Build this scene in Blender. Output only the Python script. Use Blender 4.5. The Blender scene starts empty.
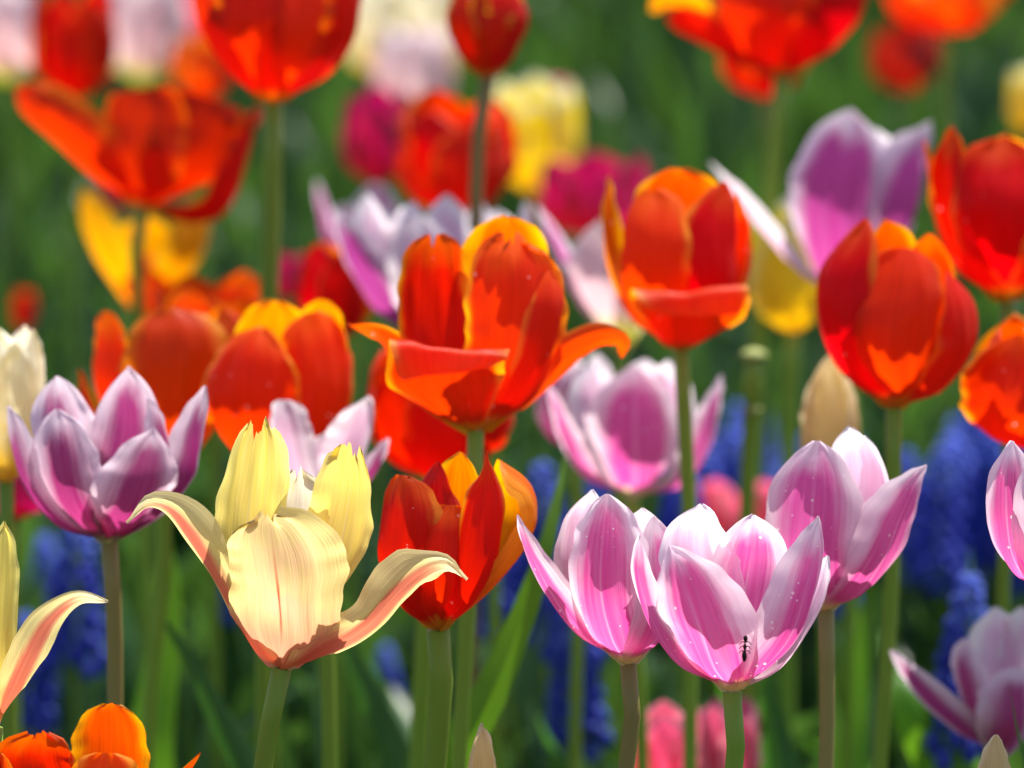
import bpy, math, random
import numpy as np
from mathutils import Vector

random.seed(7)
RNG = np.random.default_rng(7)
R_ = math.radians
S = bpy.context.scene
COL = S.collection

# ---------------------------------------------------------------- camera, light, exposure
PITCH = R_(11.7)
CAM = np.array([0.0, 0.0, 0.82])
FPX = 150.0 / 36.0 * 1024.0
cd = bpy.data.cameras.new('camera')
cd.lens = 150; cd.sensor_width = 36; cd.clip_start = 0.05; cd.clip_end = 3000
cd.dof.use_dof = True; cd.dof.focus_distance = 1.49; cd.dof.aperture_fstop = 7.6
cam = bpy.data.objects.new('camera', cd); COL.objects.link(cam)
cam.location = CAM; cam.rotation_euler = (R_(90) - PITCH, 0, 0)
S.camera = cam

SUN_DIR = Vector((0.24, 0.30, 1.0)).normalized()      # towards the sun: high, behind the flowers, a little right
w = bpy.data.worlds.new("World"); S.world = w; w.use_nodes = True
nt = w.node_tree
sky = nt.nodes.new('ShaderNodeTexSky'); sky.sky_type = 'NISHITA'; sky.sun_disc = False
sky.sun_elevation = math.asin(SUN_DIR.z); sky.sun_rotation = math.atan2(SUN_DIR.x, SUN_DIR.y)
bg = nt.nodes['Background']; bg.inputs['Strength'].default_value = 0.10
nt.links.new(sky.outputs[0], bg.inputs[0])
sl = bpy.data.lights.new('sun', 'SUN'); sl.energy = 5.0; sl.angle = R_(0.5); sl.color = (1, 0.955, 0.88)
so = bpy.data.objects.new('sun', sl); COL.objects.link(so)
so.rotation_euler = SUN_DIR.to_track_quat('Z', 'Y').to_euler(); so.location = (2, 3, 6)
S.view_settings.view_transform = 'Standard'; S.view_settings.look = 'None'
S.view_settings.gamma = 1; S.view_settings.exposure = 0.9
S.cycles.max_bounces = 12; S.cycles.transmission_bounces = 10; S.cycles.diffuse_bounces = 8
S.cycles.use_denoising = True

# ---------------------------------------------------------------- small helpers
SP, CP = math.sin(PITCH), math.cos(PITCH)
FWD = np.array([0, CP, -SP]); UP = np.array([0, SP, CP]); RIGHT = np.array([1.0, 0, 0])
def P(px, py, d):
    return CAM + d * (FWD + (px - 512) / FPX * RIGHT + (384 - py) / FPX * UP)

def catmull(pts, n):
    p = np.array(pts, float); m = len(p)
    if m == 2: return p[0] + (p[1] - p[0]) * np.linspace(0, 1, n)[:, None]
    ch = np.concatenate([[0], np.cumsum(np.linalg.norm(np.diff(p, axis=0), axis=1) + 1e-9)])
    t = ch / ch[-1]
    tan = np.zeros_like(p)
    for i in range(m):
        if i == 0: tan[i] = (p[1] - p[0]) / (t[1] - t[0])
        elif i == m - 1: tan[i] = (p[-1] - p[-2]) / (t[-1] - t[-2])
        else: tan[i] = (p[i + 1] - p[i - 1]) / (t[i + 1] - t[i - 1])
    out = []
    for s in np.linspace(0, 1, n):
        i = min(max(np.searchsorted(t, s, side='right') - 1, 0), m - 2)
        h = t[i + 1] - t[i]; q = (s - t[i]) / h
        out.append((2*q**3 - 3*q**2 + 1) * p[i] + (q**3 - 2*q**2 + q) * h * tan[i]
                   + (-2*q**3 + 3*q**2) * p[i + 1] + (q**3 - q**2) * h * tan[i + 1])
    return np.array(out)

def norm(v): return v / (np.linalg.norm(v, axis=-1, keepdims=True) + 1e-12)

def mesh_obj(name, verts, faces, mat, parent=None, origin=None, uv=None):
    me = bpy.data.meshes.new(name)
    v = np.array(verts, float)
    if origin is not None: v = v - origin
    me.from_pydata(v.tolist(), [], faces)
    if uv is not None:
        l = me.uv_layers.new(name='UVMap')
        idx = np.empty(len(me.loops), dtype=np.int32); me.loops.foreach_get('vertex_index', idx)
        l.data.foreach_set('uv', np.array(uv, float)[idx].ravel())
    me.polygons.foreach_set('use_smooth', [True] * len(me.polygons))
    me.materials.append(mat); me.update()
    o = bpy.data.objects.new(name, me); COL.objects.link(o)
    if parent: o.parent = parent
    return o

def tag(o, label=None, cat=None, group=None, kind=None):
    if label: o['label'] = label
    if cat: o['category'] = cat
    if group: o['group'] = group
    if kind: o['kind'] = kind
    return o

def grid_faces(nu, nv, off=0):
    return [(off + j*nu + i, off + j*nu + i + 1, off + (j+1)*nu + i + 1, off + (j+1)*nu + i)
            for j in range(nv - 1) for i in range(nu - 1)]

# outline of a petal: half width (0..1) along v
def width_fn(kind, v):
    if kind == 'round':   k = [(0, .26), (.12, .60), (.3, .90), (.55, 1), (.75, .98), (.9, .80), (.97, .55), (1, .22)]
    elif kind == 'point': k = [(0, .26), (.12, .64), (.3, .95), (.5, 1), (.68, .9), (.84, .6), (.94, .28), (1, .02)]
    elif kind == 'slim':  k = [(0, .3), (.15, .6), (.4, 1), (.6, .95), (.8, .62), (.93, .3), (1, .03)]
    elif kind == 'fold':  k = [(0, .14), (.15, .4), (.4, .78), (.62, 1), (.8, 1.0), (.93, .88), (1, .66)]
    elif kind == 'acum':  k = [(0, .3), (.2, .75), (.45, 1), (.65, .95), (.8, .7), (.88, .3), (.94, .1), (1, .03)]
    elif kind == 'blunt': k = [(0, .24), (.12, .50), (.3, .80), (.55, 1), (.78, .98), (.9, .86), (.97, .64), (1, .40)]
    elif kind == 'leaf':  k = [(0, .35), (.2, .8), (.4, 1), (.65, .8), (.85, .42), (1, .01)]
    elif kind == 'ovate': k = [(0, .26), (.12, .64), (.3, .95), (.5, 1), (.7, .97), (.84, .74), (.93, .46), (1, .05)]
    x = [a for a, b in k]; y = [b for a, b in k]
    pts = catmull([(a, b) for a, b in k], 90)
    return np.maximum(np.interp(v, pts[:, 0], pts[:, 1]), .01)

def blade(spine, T0, W, Rc, tip='ovate', nu=21, nv=37, roll=0.0, edge=0.0, wave=0.0, crease=0.0,
          ragged=0.0, bump=0.0, seed=0, flat=0.0, notch=0.0):
    """curved sheet around a 3-D spine. T0 = width direction. returns verts, faces, uv"""
    rg = random.Random(seed)
    sp = catmull(spine, nv)
    tan = norm(np.gradient(sp, axis=0))
    T = T0 - np.sum(tan * T0, axis=1)[:, None] * tan
    T = norm(T)
    N = np.cross(tan, T)
    v = np.linspace(0, 1, nv)
    if roll:
        a = R_(roll) * (np.clip(v / .25, 0, 1))
        T, N = T * np.cos(a)[:, None] + N * np.sin(a)[:, None], N * np.cos(a)[:, None] - T * np.sin(a)[:, None]
    wv = width_fn(tip, v) * W
    u = np.linspace(-1, 1, nu); u = np.sign(u) * np.abs(u) ** 0.85
    U, V = np.meshgrid(u, v)
    Wm = wv[:, None] * (1 + wave * 0.25 * np.sin(V * rg.uniform(9, 14) + rg.uniform(0, 6) + (U > 0) * 2.1))
    # tighter cup near the base where the petal is narrow
    Rm = (Rc * (0.55 + 0.45 * np.clip(V / .5, 0, 1)))
    A = np.clip(U * Wm / Rm, -1.9, 1.9)
    off_t = Rm * np.sin(A); off_n = Rm * (1 - np.cos(A))
    au = np.abs(U)
    ph0 = rg.uniform(0, 6)
    asym = rg.uniform(-.14, .14)
    off_t = off_t * (1 + asym * U * np.clip(V * 2, 0, 1))
    off_n = off_n + .018 * W * np.sin(U * 17 + ph0 + 1.5 * np.sin(V * 3 + ph0)) * np.clip(V * 5, 0, 1) * np.clip((1 - V) * 5, 0, 1)
    if flat:
        q = np.clip((V - .30) / .32, 0, 1); off_n = off_n * (1 - flat * q * q * (3 - 2 * q))
    off_n = off_n + edge * Wm * np.clip((au - .6) / .4, 0, 1) ** 2
    ph = [rg.uniform(0, 6.28) for _ in range(8)]
    off_n = off_n + wave * W * .22 * au ** 3 * np.sin(V * rg.uniform(10, 16) + ph[0] + (U > 0) * 1.7) * np.clip(V * 3, 0, 1)
    off_n = off_n - crease * W * np.exp(-(U / .13) ** 2) * np.clip(V * 4, 0, 1) * np.clip((.97 - V) * 4, 0, 1)
    if bump:
        off_n = off_n + bump * W * (np.sin(V * 7 + ph[1] + U * 2.3) * np.sin(U * 3.1 + ph[2]) * .5
                                    + np.sin(V * 13 + ph[3] - U * 4) * np.sin(U * 5.7 + ph[4]) * .28
                                    + np.sin(U * 11 + ph[5] + V * 2) * .12) * np.clip(V * 4, 0, 1)
        off_n = off_n + .35 * bump * W * au ** 4 * np.sin(V * 34 + ph[1] + 3 * np.sin(V * 9 + ph[2])) * np.clip(V * 2 - .6, 0, 1)
        off_t = off_t + .30 * bump * W * U * au * np.sin(V * 27 + ph[5] + 2 * np.sin(V * 8 + ph[4]) + (U > 0) * 2) * np.clip(V * 2 - .4, 0, 1)
    L = np.linalg.norm(np.diff(sp, axis=0), axis=1).sum()
    off_l = np.zeros_like(U)
    if ragged:
        off_l = ragged * L * np.clip((V - .7) / .3, 0, 1) * (np.sin(U * 5 + ph[6]) * .5 + np.sin(U * 13 + ph[7]) * .3 + np.sin(U * 23 + ph[3]) * .2)
    if notch:
        off_l = off_l - notch * L * np.exp(-((U - .05) / .22) ** 2) * np.clip((V - .55) / .45, 0, 1) ** 1.5
    pos = (sp[:, None, :] + off_t[..., None] * T[:, None, :] + off_n[..., None] * N[:, None, :] + off_l[..., None] * tan[:, None, :])
    uv = np.stack([(U + 1) / 2, V], axis=-1).reshape(-1, 2)
    return pos.reshape(-1, 3), grid_faces(nu, nv), uv

def tube(pts, rad, n=12, res=12):
    sp = catmull(pts, res); tan = norm(np.gradient(sp, axis=0))
    rad = np.interp(np.linspace(0, 1, res), np.linspace(0, 1, len(rad)), rad)
    ref = np.array([0, 1.0, 0]) if abs(tan[0][1]) < .9 else np.array([1.0, 0, 0])
    A = norm(np.cross(tan, ref)); B = np.cross(tan, A)
    th = np.linspace(0, 2 * math.pi, n, endpoint=False)
    vs = (sp[:, None, :] + rad[:, None, None] * (np.cos(th)[None, :, None] * A[:, None, :] + np.sin(th)[None, :, None] * B[:, None, :])).reshape(-1, 3)
    f = [(j*n + i, j*n + (i+1) % n, (j+1)*n + (i+1) % n, (j+1)*n + i) for j in range(res - 1) for i in range(n)]
    f.append(tuple(range(n - 1, -1, -1))); f.append(tuple((res - 1) * n + i for i in range(n)))
    return vs, f

def ball(c, r, sz=1.0, n=10, m=7):
    vs = []; c = np.array(c, float)
    for j in range(m):
        t = math.pi * j / (m - 1); rr = max(math.sin(t), .03)
        for i in range(n):
            a = 2 * math.pi * i / n
            vs.append(c + np.array([r * rr * math.cos(a), r * rr * math.sin(a), -r * sz * math.cos(t)]))
    f = [(j*n + i, j*n + (i+1) % n, (j+1)*n + (i+1) % n, (j+1)*n + i) for j in range(m - 1) for i in range(n)]
    f.append(tuple(range(n - 1, -1, -1))); f.append(tuple((m - 1) * n + i for i in range(n)))
    return vs, f

def merge(parts):
    V, Fc, UVs, o = [], [], [], 0
    for p in parts:
        V.append(np.array(p[0])); Fc += [tuple(i + o for i in f) for f in p[1]]
        if len(p) > 2: UVs.append(p[2])
        o += len(p[0])
    return np.concatenate(V), Fc, (np.concatenate(UVs) if UVs else None)

# ---------------------------------------------------------------- materials
def petal_mat(name, mid, rim, base, rim_w=.30, rim_soft=.28, tipc=None, streak=None, base_h=.16, trans=.64,
              spots=0.0, rough=.42, rib=None, rib_w=.04, rib_s=.3, sheen=.05, vfade=0.0, blotch=None, tsat=1.25):
    """colour laid out over the petal: mid field, rim, base, streaks along the petal, pollen and dew spots"""
    m = bpy.data.materials.new(name); m.use_nodes = True; m.node_tree.nodes.clear()
    N = m.node_tree.nodes; Lk = m.node_tree.links
    def node(t, **kw):
        n = N.new(t)
        for k, v in kw.items(): setattr(n, k, v)
        return n
    def math_(op, a, b=None, c=None, clamp=False):
        n = node('ShaderNodeMath', operation=op); n.use_clamp = clamp
        for i, x in enumerate((a, b, c)):
            if x is None: continue
            if isinstance(x, (int, float)): n.inputs[i].default_value = x
            else: Lk.new(x, n.inputs[i])
        return n.outputs[0]
    def mix(f, a, b, blend='MIX'):
        n = node('ShaderNodeMix', data_type='RGBA', blend_type=blend)
        for s, x in ((n.inputs[0], f), (n.inputs[6], a), (n.inputs[7], b)):
            if isinstance(x, (int, float)): s.default_value = x
            elif isinstance(x, tuple): s.default_value = (*x, 1)
            else: Lk.new(x, s)
        return n.outputs[2]
    def ramp(x, a, b):
        n = node('ShaderNodeMapRange', interpolation_type='SMOOTHSTEP')
        Lk.new(x, n.inputs[0]); n.inputs[1].default_value = a; n.inputs[2].default_value = b
        return n.outputs[0]
    tc = node('ShaderNodeTexCoord'); sep = node('ShaderNodeSeparateXYZ'); Lk.new(tc.outputs['UV'], sep.inputs[0])
    oi = node('ShaderNodeObjectInfo')
    u, v = sep.outputs[0], sep.outputs[1]
    au = math_('ABSOLUTE', math_('MULTIPLY_ADD', u, 2.0, -1.0))
    comb = node('ShaderNodeCombineXYZ'); Lk.new(math_('MULTIPLY', u, 22.0), comb.inputs[0]); Lk.new(math_('MULTIPLY', v, 1.4), comb.inputs[1])
    Lk.new(math_('MULTIPLY', oi.outputs['Random'], 40.0), comb.inputs[2])
    st = node('ShaderNodeTexNoise'); st.inputs['Scale'].default_value = 1.0; st.inputs['Detail'].default_value = 4; Lk.new(comb.outputs[0], st.inputs[0])
    comb2 = node('ShaderNodeCombineXYZ'); Lk.new(math_('MULTIPLY', u, 3.2), comb2.inputs[0]); Lk.new(math_('MULTIPLY', v, 3.6), comb2.inputs[1])
    Lk.new(math_('MULTIPLY', oi.outputs['Random'], 70.0), comb2.inputs[2])
    bl = node('ShaderNodeTexNoise'); bl.inputs['Scale'].default_value = 1.0; bl.inputs['Detail'].default_value = 5; Lk.new(comb2.outputs[0], bl.inputs[0])
    sn = math_('SUBTRACT', st.outputs['Fac'], .5); bn = math_('SUBTRACT', bl.outputs['Fac'], .5)
    # distance from the rim: grows towards the edge and the tip
    tipd = math_('MULTIPLY', math_('POWER', v, 5.0), .62)
    ed = math_('ADD', math_('MAXIMUM', au, tipd), math_('MULTIPLY', v, vfade))
    ed = math_('ADD', ed, math_('ADD', math_('MULTIPLY', sn, .26), math_('MULTIPLY', bn, .40)))
    rimf = ramp(ed, 1.0 - rim_w - rim_soft, 1.0 - rim_w + rim_soft * .6)
    c = mix(math_('ADD', math_('MULTIPLY', sn, 1.5), .42, clamp=True), mid, streak or mid)
    if blotch: c = mix(math_('MULTIPLY', ramp(bl.outputs['Fac'], .5, .68), .7), c, blotch)
    c = mix(rimf, c, rim)  # rim's own colour; its lightness also paints in the lit petal edge
    if tipc: c = mix(ramp(math_('ADD', v, math_('MULTIPLY', bn, .3)), .8, 1.0), c, tipc)
    if rib:
        rf = math_('SUBTRACT', 1.0, ramp(math_('ADD', au, math_('MULTIPLY', bn, .05)), rib_w * .2, rib_w))
        rf = math_('MULTIPLY', rf, ramp(math_('SUBTRACT', 1.0, v), .05, .5))
        c = mix(math_('MULTIPLY', rf, rib_s), c, rib)
    bf = math_('SUBTRACT', 1.0, ramp(math_('ADD', v, math_('MULTIPLY', sn, .2)), base_h * .45, base_h * 1.25))
    c = mix(bf, c, base)
    comb3 = node('ShaderNodeCombineXYZ'); Lk.new(math_('MULTIPLY', u, 85.0), comb3.inputs[0]); Lk.new(math_('MULTIPLY', v, 3.0), comb3.inputs[1])
    Lk.new(math_('MULTIPLY', oi.outputs['Random'], 30.0), comb3.inputs[2])
    fine = node('ShaderNodeTexNoise'); fine.inputs['Scale'].default_value = 1.0; fine.inputs['Detail'].default_value = 3; Lk.new(comb3.outputs[0], fine.inputs[0])
    fg = node('ShaderNodeCombineColor'); fv = math_('MULTIPLY_ADD', math_('SUBTRACT', fine.outputs['Fac'], .5), .48, .98)
    for q in range(3): Lk.new(fv, fg.inputs[q])
    c = mix(1.0, c, fg.outputs[0], 'MULTIPLY')
    hs = node('ShaderNodeHueSaturation'); Lk.new(c, hs.inputs['Color'])
    Lk.new(math_('MULTIPLY_ADD', oi.outputs['Random'], .24, .88), hs.inputs['Value'])
    Lk.new(math_('MULTIPLY_ADD', oi.outputs['Random'], .014, .493), hs.inputs['Hue'])
    c = hs.outputs[0]
    bfac = math_('ADD', st.outputs['Fac'], math_('MULTIPLY', fine.outputs['Fac'], .8))
    if spots:
        vo = node('ShaderNodeTexVoronoi'); vo.inputs['Scale'].default_value = 430; Lk.new(tc.outputs['Object'], vo.inputs[0])
        sc = node('ShaderNodeSeparateXYZ'); Lk.new(vo.outputs['Color'], sc.inputs[0])
        s1 = math_('LESS_THAN', vo.outputs['Distance'], math_('MULTIPLY_ADD', math_('POWER', sc.outputs[1], 2.5), .24, .06))
        patch = node('ShaderNodeTexNoise'); patch.inputs['Scale'].default_value = 60; Lk.new(tc.outputs['Object'], patch.inputs[0])
        s2 = math_('LESS_THAN', sc.outputs[0], math_('MULTIPLY', math_('SUBTRACT', patch.outputs['Fac'], .32), spots))
        sf = math_('MULTIPLY', s1, s2)
        c = mix(math_('MULTIPLY', sf, .8), c, (.95, .88, .82))
    bp = node('ShaderNodeBump'); bp.inputs['Strength'].default_value = .45; bp.inputs['Distance'].default_value = .0006
    Lk.new(bfac, bp.inputs['Height'])
    pb = node('ShaderNodeBsdfPrincipled'); Lk.new(c, pb.inputs['Base Color']); pb.inputs['Roughness'].default_value = rough
    pb.inputs['Specular IOR Level'].default_value = .28
    pb.inputs['Sheen Weight'].default_value = sheen; pb.inputs['Sheen Roughness'].default_value = .4
    Lk.new(bp.outputs[0], pb.inputs['Normal'])
    tr = node('ShaderNodeBsdfTranslucent'); h2 = node('ShaderNodeHueSaturation'); h2.inputs['Saturation'].default_value = tsat
    h2.inputs['Value'].default_value = 1.15
    Lk.new(c, h2.inputs['Color']); Lk.new(h2.outputs[0], tr.inputs['Color']); Lk.new(bp.outputs[0], tr.inputs['Normal'])
    ms = node('ShaderNodeMixShader'); ms.inputs[0].default_value = trans
    Lk.new(pb.outputs[0], ms.inputs[1]); Lk.new(tr.outputs[0], ms.inputs[2])
    out = node('ShaderNodeOutputMaterial'); Lk.new(ms.outputs[0], out.inputs[0])
    return m

M = {}
M['red'] = petal_mat('scarlet_petal', (.78, .028, .004), (.88, .22, .012), (.72, .40, .03), rim_w=.06, rim_soft=.16, streak=(.60, .018, .006), base_h=.10)
M['deepred'] = petal_mat('deep_red_petal', (.58, .012, .004), (.70, .10, .012), (.6, .30, .03), rim_w=.06, rim_soft=.16, streak=(.46, .010, .004), base_h=.10)
M['amber'] = petal_mat('amber_petal', (.88, .42, .01), (.90, .56, .04), (.85, .50, .05), rim_w=.15, rim_soft=.4, streak=(.86, .30, .01), base_h=.15)
M['orange'] = petal_mat('orange_petal', (.82, .034, .003), (.94, .50, .05), (.80, .50, .05), rim_w=.09, rim_soft=.16, streak=(.72, .028, .005), base_h=.12, spots=.30, tipc=(.84, .13, .012))
M['orangein'] = petal_mat('orange_inner_petal', (.86, .12, .005), (.92, .44, .04), (.80, .30, .02), rim_w=.2, rim_soft=.35, streak=(.80, .08, .006), base_h=.2, spots=.2)
M['fold'] = petal_mat('folded_orange_petal', (.78, .045, .008), (.90, .50, .10), (.75, .45, .05), rim_w=.04, rim_soft=.18, streak=(.66, .03, .01), base_h=.12, spots=.3, tipc=(.78, .11, .03))
M['flame'] = petal_mat('yellow_orange_petal', (.86, .30, .01), (.90, .52, .04), (.85, .50, .05), rim_w=.15, rim_soft=.4, streak=(.82, .15, .01), base_h=.15)
M['dark'] = petal_mat('crumpled_crimson_petal', (.42, .02, .012), (.65, .10, .06), (.7, .4, .04), rim_w=.06, rim_soft=.2, streak=(.62, .10, .07), base_h=.12, rough=.25)
M['pink'] = petal_mat('pink_petal', (.70, .12, .35), (.88, .76, .80), (.80, .72, .42), rim_w=.22, rim_soft=.34, streak=(.76, .28, .49), base_h=.10, tipc=(.86, .74, .80), spots=1.1, vfade=.18, rib=(.86, .62, .74), rough=.4, tsat=1.15)
M['pale'] = petal_mat('pale_pink_petal', (.82, .46, .64), (.88, .80, .83), (.80, .72, .42), rim_w=.3, rim_soft=.4, streak=(.84, .60, .72), base_h=.10, tipc=(.88, .82, .84), spots=.4, vfade=.2, tsat=1.1)
M['mauve'] = petal_mat('mauve_petal', (.38, .04, .17), (.82, .66, .73), (.55, .50, .30), rim_w=.16, rim_soft=.42, streak=(.46, .12, .28), base_h=.07, tipc=(.82, .68, .74), vfade=.36, tsat=1.1, trans=.5)
M['lilac'] = petal_mat('lilac_petal', (.46, .07, .27), (.76, .67, .74), (.70, .66, .40), rim_w=.2, rim_soft=.3, streak=(.50, .13, .34), base_h=.08, tipc=(.78, .69, .75), vfade=.14, tsat=1.1)
M['lilacpale'] = petal_mat('pale_lilac_petal', (.72, .42, .58), (.86, .79, .80), (.7, .3, .6), rim_w=.3, rim_soft=.4, streak=(.78, .58, .68), base_h=.2, tipc=(.88, .82, .83), vfade=.2, tsat=1.1)
M['yellow'] = petal_mat('pale_yellow_petal', (.92, .72, .17), (.92, .80, .28), (.85, .62, .30), rim_w=.15, rim_soft=.4, streak=(.92, .74, .26), base_h=.12, blotch=(.90, .66, .20), rib=(.80, .62, .42), rough=.4, tsat=1.1)
M['yfront'] = petal_mat('cream_yellow_petal_pink_rib', (.92, .76, .36), (.92, .80, .36), (.86, .42, .28), rim_w=.25, rim_soft=.5, streak=(.92, .68, .42), base_h=.42, rib=(.60, .08, .05), rib_w=.035, rib_s=.9, blotch=(.92, .62, .42), tsat=1.1)
M['yflush'] = petal_mat('flushed_yellow_petal', (.74, .22, .15), (.92, .82, .38), (.76, .36, .18), rim_w=.34, rim_soft=.22, streak=(.80, .34, .22), base_h=.1, tipc=(.90, .80, .50), vfade=.38, tsat=1.1)
M['white'] = petal_mat('ivory_petal', (.86, .80, .62), (.88, .84, .72), (.86, .66, .16), rim_w=.2, rim_soft=.4, streak=(.86, .74, .46), base_h=.35, blotch=(.85, .66, .22), tsat=1.05)
M['cream'] = petal_mat('cream_petal', (.82, .70, .44), (.88, .80, .58), (.70, .52, .22), rim_w=.2, rim_soft=.4, streak=(.70, .54, .28), base_h=.3, tsat=1.1)
M['lemon'] = petal_mat('lemon_petal', (.88, .66, .05), (.88, .80, .40), (.80, .60, .06), rim_w=.1, rim_soft=.3, streak=(.84, .66, .10), base_h=.2, tipc=(.80, .78, .60), vfade=.1)
M['magenta'] = petal_mat('magenta_petal', (.60, .07, .15), (.66, .14, .22), (.3, .1, .1), streak=(.32, .02, .09))
M['coral'] = petal_mat('coral_pink_petal', (.86, .20, .32), (.90, .52, .58), (.75, .5, .3), rim_w=.22, rim_soft=.4, streak=(.80, .28, .34))
M['blush'] = petal_mat('blush_white_petal', (.80, .55, .58), (.84, .78, .76), (.70, .70, .30), rim_w=.25, rim_soft=.5, streak=(.82, .66, .66), base_h=.3)

def simple(name, col, col2=None, rough=.5, scale=30, trans=0.0, stretch=None, bump=.2, tcol=None, dist=.002):
    m = bpy.data.materials.new(name); m.use_nodes = True
    N = m.node_tree.nodes; Lk = m.node_tree.links; pb = N['Principled BSDF']; out = N['Material Output']
    tc = N.new('ShaderNodeTexCoord'); mp = N.new('ShaderNodeMapping'); nz = N.new('ShaderNodeTexNoise')
    Lk.new(tc.outputs['Object'], mp.inputs[0]); Lk.new(mp.outputs[0], nz.inputs[0])
    mp.inputs['Scale'].default_value = stretch or (1, 1, 1)
    nz.inputs['Scale'].default_value = scale; nz.inputs['Detail'].default_value = 5
    cr = N.new('ShaderNodeValToRGB'); cr.color_ramp.elements[0].position = .35; cr.color_ramp.elements[1].position = .65
    cr.color_ramp.elements[0].color = (*col, 1); cr.color_ramp.elements[1].color = (*(col2 or col), 1)
    Lk.new(nz.outputs['Fac'], cr.inputs[0])
    oi = N.new('ShaderNodeObjectInfo'); hs = N.new('ShaderNodeHueSaturation'); mm = N.new('ShaderNodeMath'); mm.operation = 'MULTIPLY_ADD'
    mm.inputs[1].default_value = .3; mm.inputs[2].default_value = .85
    Lk.new(oi.outputs['Random'], mm.inputs[0]); Lk.new(mm.outputs[0], hs.inputs['Value']); Lk.new(cr.outputs[0], hs.inputs['Color'])
    Lk.new(hs.outputs[0], pb.inputs['Base Color']); pb.inputs['Roughness'].default_value = rough; pb.inputs['Specular IOR Level'].default_value = .25
    bp = N.new('ShaderNodeBump'); bp.inputs['Strength'].default_value = bump; bp.inputs['Distance'].default_value = dist
    Lk.new(nz.outputs['Fac'], bp.inputs['Height']); Lk.new(bp.outputs[0], pb.inputs['Normal'])
    if trans:
        tr = N.new('ShaderNodeBsdfTranslucent'); tr.inputs[0].default_value = (*(tcol or col2 or col), 1)
        ms = N.new('ShaderNodeMixShader'); ms.inputs[0].default_value = trans
        Lk.new(pb.outputs[0], ms.inputs[1]); Lk.new(tr.outputs[0], ms.inputs[2]); Lk.new(ms.outputs[0], out.inputs[0])
    return m
M['stem'] = simple('green_stem', (.19, .31, .03), (.27, .40, .05), rough=.45, scale=60, stretch=(1, 1, .08), bump=.15)
M['stembrown'] = simple('bronze_stem', (.24, .21, .06), (.32, .25, .08), rough=.45, scale=60, stretch=(1, 1, .08), bump=.15)
M['leaf'] = simple('tulip_leaf', (.030, .085, .030), (.055, .13, .04), rough=.38, scale=60, stretch=(1, 1, .05), trans=.35, tcol=(.10, .30, .02), bump=.3)
M['leafbright'] = simple('fresh_green_leaf', (.06, .16, .02), (.09, .21, .03), rough=.4, scale=60, stretch=(1, 1, .05), trans=.5, tcol=(.28, .62, .02), bump=.3)
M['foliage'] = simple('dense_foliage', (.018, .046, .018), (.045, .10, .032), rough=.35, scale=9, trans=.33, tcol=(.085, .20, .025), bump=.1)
M['soil'] = simple('soil', (.020, .016, .010), (.05, .038, .025), rough=.95, scale=14, bump=.9, dist=.02)
M['pistil'] = simple('pistil', (.55, .50, .16), (.62, .55, .2), rough=.5, scale=200)
M['stamen'] = simple('stamen', (.02, .012, .02), (.04, .02, .04), rough=.7, scale=200)
M['muscari'] = simple('blue_floret', (.035, .05, .38), (.08, .12, .58), rough=.5, scale=120, trans=.3, tcol=(.08, .12, .8))
M['muscaritop'] = simple('pale_blue_floret', (.09, .14, .60), (.18, .26, .75), rough=.5, scale=120, trans=.3, tcol=(.2, .3, .9))
M['ant'] = simple('insect_body', (.012, .006, .004), (.03, .015, .01), rough=.3, scale=300)
M['podrim'] = simple('pale_stem_scar', (.17, .21, .05), (.26, .28, .08), rough=.6, scale=200)
M['tepal'] = simple('white_floret', (.70, .72, .66), (.8, .8, .75), rough=.5, scale=80, trans=.3)

# ---------------------------------------------------------------- ground
def ground():
    n = 81
    a = np.concatenate([np.linspace(-1, 1, n)])
    xs = np.sign(a) * (np.abs(a) ** 4) * 400; ys = 3 + np.sign(a) * (np.abs(a) ** 4) * 400
    X, Y = np.meshgrid(xs, ys)
    Z = .015 * np.sin(X * 5.1 + 1) * np.sin(Y * 4.3) * np.exp(-((X**2 + (Y-3)**2) / 200))
    me = mesh_obj('ground', np.stack([X, Y, Z], -1).reshape(-1, 3), grid_faces(n, n), M['soil'])
    tag(me, 'dark garden soil under the tulip bed', kind='structure')
ground()

# ---------------------------------------------------------------- tulips
def stem_points(bx, by, d, lx, ly):
    """stem from the flower base down through a lower picture point at the same distance, then to the soil"""
    A = P(bx, by, d)
    dirv = FWD + (lx - 512) / FPX * RIGHT + (384 - ly) / FPX * UP
    t = (A[1] - CAM[1]) / dirv[1]
    Bp = CAM + dirv * t
    k = min(max((A[2]) / max(A[2] - Bp[2], .02), 1.0), 60)
    g = np.array([A[0] + (Bp[0] - A[0]) * min(k, 3.0) * .8, A[1] + .01, 0.0])
    mid = (Bp + g) / 2 + np.array([(Bp[0] - A[0]) * .2, 0, 0])
    wob = np.array([math.sin(bx * 7.1 + by) * .0022, 0, 0])
    pts = [A, (A + Bp) / 2 + wob, Bp, g] if Bp[2] < .12 else [A, (A + Bp) / 2 + wob, Bp, (Bp * .45 + g * .55) - wob, g]
    return A, g, pts

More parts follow.
